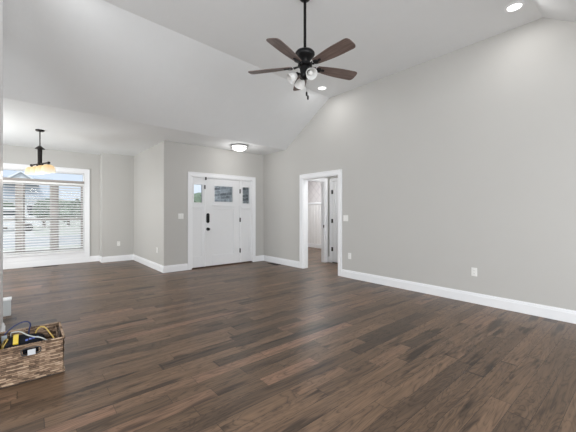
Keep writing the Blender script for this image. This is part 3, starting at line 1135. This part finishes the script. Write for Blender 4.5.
rim.build('woven_rim', 'wicker', bk, smooth=True)
bt = MB()
for i in range(4):
    a, b2 = Vector((*cs[i], .020)), Vector((*cs[(i + 1) % 4], .020))
    bt.cyl(a, b2, .009, None, 8)
bt.build('bottom_rim', 'wicker', bk, smooth=True)
hr = MB()
hx0, hx1 = KX0 + HU0, KX0 + HU1
yh = KY0 - .012
hr.tube([(hx0, yh, HZ0), (hx0, yh, HZ1), (hx1, yh, HZ1), (hx1, yh, HZ0), (hx0, yh, HZ0)], .004, 8, 4)
o2 = hr.build('handle_rim', 'slot_dark', bk, smooth=True)
MB().box(hx0 + .004, hx1 - .004, KY0 + .018, KY0 + .022, HZ0, HZ1).build('handle_backing', 'black_fabric', bk)  # black sheet just inside the handle hole
tg = MB().box(hx0 + .030, hx1 - .020, KY0 - .020, KY0 - .016, HZ0 - .004, HZ1 - .008).build('label_tag', 'tag_grey', bk, bevel=0.001)
tg['label'] = 'pale grey label tag in the handle hole'

# contents ---------------------------------------------------------------
tb = thing('tool_bag', 'black soft tool bag with yellow strap lying in the wicker basket', 'bag', (0.0, 3.2, .021))
mb = MB()
NXG, NYG = 16, 12
bx0, bx1, by0, by1 = -.143, .135, 3.040, 3.325


def bag_top(u, v):
    e = min(1, 7 * min(u, 1 - u, v, 1 - v)) ** .5
    return .185 + .082 * e + .006 * math.sin(7 * u + 2) * math.sin(5 * v + 1) - .02 * max(0, u - .6)


def bag_z(x, y):
    u, v = (x - bx0) / (bx1 - bx0), (y - by0) / (by1 - by0)
    return bag_top(max(0, min(1, u)), max(0, min(1, v)))


top = [[mb.b.verts.new((bx0 + (bx1 - bx0) * i / NXG, by0 + (by1 - by0) * j / NYG, bag_top(i / NXG, j / NYG))) for i in range(NXG + 1)] for j in range(NYG + 1)]
bot = [[mb.b.verts.new((bx0 + (bx1 - bx0) * i / NXG, by0 + (by1 - by0) * j / NYG, .021)) for i in range(NXG + 1)] for j in range(NYG + 1)]
for j in range(NYG):
    for i in range(NXG):
        mb.b.faces.new((top[j][i], top[j][i + 1], top[j + 1][i + 1], top[j + 1][i]))
        mb.b.faces.new((bot[j][i], bot[j + 1][i], bot[j + 1][i + 1], bot[j][i + 1]))
for i in range(NXG):
    mb.b.faces.new((top[0][i], bot[0][i], bot[0][i + 1], top[0][i + 1]))
    mb.b.faces.new((top[NYG][i], top[NYG][i + 1], bot[NYG][i + 1], bot[NYG][i]))
for j in range(NYG):
    mb.b.faces.new((top[j][0], top[j + 1][0], bot[j + 1][0], bot[j][0]))
    mb.b.faces.new((top[j][NXG], bot[j][NXG], bot[j + 1][NXG], top[j + 1][NXG]))
mb.build('bag_body', 'black_fabric', tb, smooth=True)
sp = MB()
ring = []
for j in range(13):
    v = .17 + .81 * j / 12
    ring.append((by0 + (by1 - by0) * v, bag_top(.34, v) + .002))
for (ya, za), (yb_, zb_) in zip(ring, ring[1:]):
    vs = [sp.b.verts.new(p) for p in ((-.072, ya, za + .006), (-.041, ya, za + .006), (-.041, yb_, zb_ + .006), (-.072, yb_, zb_ + .006),
                                      (-.072, ya, za - .004), (-.041, ya, za - .004), (-.041, yb_, zb_ - .004), (-.072, yb_, zb_ - .004))]
    for q in ((0, 1, 2, 3), (7, 6, 5, 4), (0, 4, 5, 1), (1, 5, 6, 2), (2, 6, 7, 3), (3, 7, 4, 0)):
        sp.b.faces.new([vs[i] for i in q])
sp.build('yellow_strap', 'yellow_plastic', tb)['label'] = 'bright yellow strap'
bmk = MB()
for k in range(4):
    x_, y_ = .0 + .021 * k, 3.115 + .010 * k
    bmk.box(x_, x_ + .016, y_, y_ + .028, bag_z(x_, y_) - .004, bag_z(x_ + .008, y_ + .014) + .004)
bmk.build('blue_print', 'blue_mark', tb)['label'] = 'blue printed mark'


def cord(pts, r, mat, label):
    q = []
    for p in pts:
        x_, y_ = p[0], p[1]
        z_ = p[2] if len(p) > 2 else bag_z(x_, y_) + r + .005
        q.append((x_, y_, z_))
    o = MB().tube(q, r).build('power_cord', mat, None, smooth=True)
    return tag(o, label, 'cord', 'cords in the basket')


cord([(.060, 3.352, .06), (.062, 3.352, .22), (.085, 3.352, .278), (.118, 3.345, .282), (.140, 3.28, .272), (.155, 3.19, .262), (.172, 3.09, .252), (.180, 3.045, .20), (.176, 3.04, .05)], .0048, 'yellow_cord',
     'yellow cord curling down the right side inside the wicker basket')
cord([(-.135, 3.352, .08), (-.130, 3.352, .25), (-.105, 3.350, .30), (-.06, 3.348, .335), (-.015, 3.348, .352), (.018, 3.350, .345), (.032, 3.352, .315), (.022, 3.354, .26), (.020, 3.354, .08)], .0055, 'navy_cord',
     'dark blue cord looping above the back rim of the basket')
cord([(-.092, 3.360, .09), (-.090, 3.352, .255), (-.078, 3.325, .288), (-.03, 3.28, .294), (.01, 3.22), (.05, 3.15), (.09, 3.09), (.125, 3.065, .256), (.158, 3.055, .225), (.160, 3.06, .06)], .0045, 'grey_cord',
     'pale grey cord lying diagonally across the black bag in the basket')
cord([(-.128, 3.10), (-.120, 3.15), (-.105, 3.20), (-.112, 3.25), (-.130, 3.285), (-.136, 3.23), (-.137, 3.16), (-.134, 3.11)], .0045, 'yellow_cord',
     'short coil of yellow cord at the left end of the basket, beside the yellow strap')
pp = MB().box(-.145, -.112, 3.335, 3.341, .022, .270).build('paper_sheet', 'grey_paper')
tag(pp, 'pale folded paper tucked in the back left of the wicker basket', 'paper')

# ------------------------------------------------------------------ outside
struct(MB().box(-60, 80, YW + .2, 140, -0.5, -0.40).build('ground', 'grass_lawn'))
struct(MB().box(-60, 80, 19, 27, -0.40, -0.385).build('road', 'asphalt'))
struct(MB().box(-5.5, 0.5, 27, 52, -0.40, -0.385).build('driveway', 'concrete'))
struct(MB().box(XN + .12, XR + .02, YE + .10, 9.2, -0.40, -0.03).build('porch_slab', 'concrete'))
struct(MB().box(XR + .02, XR + .16, YE + .12, 10.1, -0.40, 2.9).build('wall_porch', 'stone_veneer'))
struct(MB().box(XN + .12, XR + .16, YE + .12, 8.6, 2.75, 2.85).build('porch_shade_slab', 'trim_paint'))  # unseen slab added above the porch to dim the stone wall


def house(x, y, wx, wy, hw, hr, label, dorm=None):
    h = thing('house', label, 'house', (x, y, -.4), 0, 'houses across the street')
    MB().box(x - wx / 2, x + wx / 2, y, y + wy, -.4, hw).build('house_wall', 'siding_white', h)
    MB().prism([(y - .5, hw - .1), (y + wy / 2, hw + hr), (y + wy + .5, hw - .1), (y + wy + .5, hw - .3), (y - .5, hw - .3)], 'x', x - wx / 2 - .5, x + wx / 2 + .5).build('roof', 'shingle_grey', h)
    for k in range(4):
        xx = x - wx / 2 + wx * (k + .5) / 4
        wf = MB().box(xx - .6, xx + .6, y - .06, y, .6, 2.2).build('window', 'trim_paint', h)
        MB().box(xx - .5, xx + .5, y - .08, y - .06, .7, 2.1).build('pane', 'dark_pane', wf)
    if dorm:
        dx, dw, dz = dorm
        MB().prism([(dx - dw / 2, dz - dw * .42), (dx + dw / 2, dz - dw * .42), (dx, dz - .12)], 'y', y - 1.4, y + wy * .42).build('gable', 'siding_white', h)
        MB().prism([(dx - dw / 2 - .35, dz - dw * .42 - .22), (dx, dz - .08), (dx + dw / 2 + .35, dz - dw * .42 - .22), (dx + dw / 2 + .35, dz - dw * .42), (dx, dz + .16), (dx - dw / 2 - .35, dz - dw * .42)],
                   'y', y - 1.7, y + wy * .45).build('gable_roof', 'trim_paint', h)
    return h


house(-5.0, 52, 15.0, 9, 3.3, 2.9, 'white house with grey roof and small gable across the street, left in the window', (-.45, 3.0, 6.3))
house(17.0, 60, 13, 9, 3.0, 2.6, 'white house with grey roof beyond the trees, right of the gabled house')


def tree(x, y, h, rad, mat, label, seed):
    rnd = random.Random(seed)
    t = thing('tree', label, 'tree', (x, y, -.4), 0, 'trees across the street')
    MB().cyl((x, y, -.4), (x, y, h * .5), .16, .09, 10).build('trunk', 'bark', t, smooth=True)
    mb = MB()
    for k in range(26):
        a = rnd.uniform(0, 2 * PI)
        rr = rad * rnd.uniform(0, .7)
        zc = h * rnd.uniform(.32, .82)
        s_ = rad * rnd.uniform(.42, .62)
        res = bmesh.ops.create_icosphere(mb.b, subdivisions=2, radius=s_, matrix=Matrix.Translation((x + rr * math.cos(a), y + rr * math.sin(a), zc)))
        for v in res['verts']:
            v.co += Vector((rnd.uniform(-1, 1), rnd.uniform(-1, 1), rnd.uniform(-1, 1))) * s_ * .16
    mb.build('crown', mat, t)
    return t


tree(1.6, 44, 2.7, 1.2, 'foliage', 'small dark green tree across the street, left in the middle bay', 1)
tree(4.0, 46, 2.9, 1.3, 'foliage_pale', 'pale green bushy tree across the street, between the two dark ones', 2)
tree(4.9, 40, 2.6, 1.1, 'foliage', 'dark green tree across the street seen through the right blind', 3)
tree(-1.5, 41, 2.3, .9, 'foliage', 'low dark tree before the gabled house', 4)
tree(12.3, 27, 3.0, 1.3, 'foliage_pale', 'green tree seen through the left sidelight of the front door', 5)

cr = thing('car', 'white van parked in the driveway across the street', 'car', (-1.3, 36, -.385))
MB().prism([(-3.6, 0.0), (1.0, 0.0), (1.0, .75), (.3, .95), (-.2, 1.6), (-3.4, 1.65), (-3.6, .9)], 'y', 35.1, 36.9).build('car_body', 'car_white', cr, bevel=.08)
MB().prism([(-3.2, 1.0), (-.05, 1.0), (-.38, 1.5), (-3.2, 1.52)], 'y', 35.08, 35.1).build('side_window', 'dark_pane', cr)
for xx in (-2.8, .2):
    for yy in (35.05, 36.75):
        MB().cyl((xx, yy, -.05), (xx, yy + .2, -.05), .335, None, 20).build('wheel', 'tyre', cr)
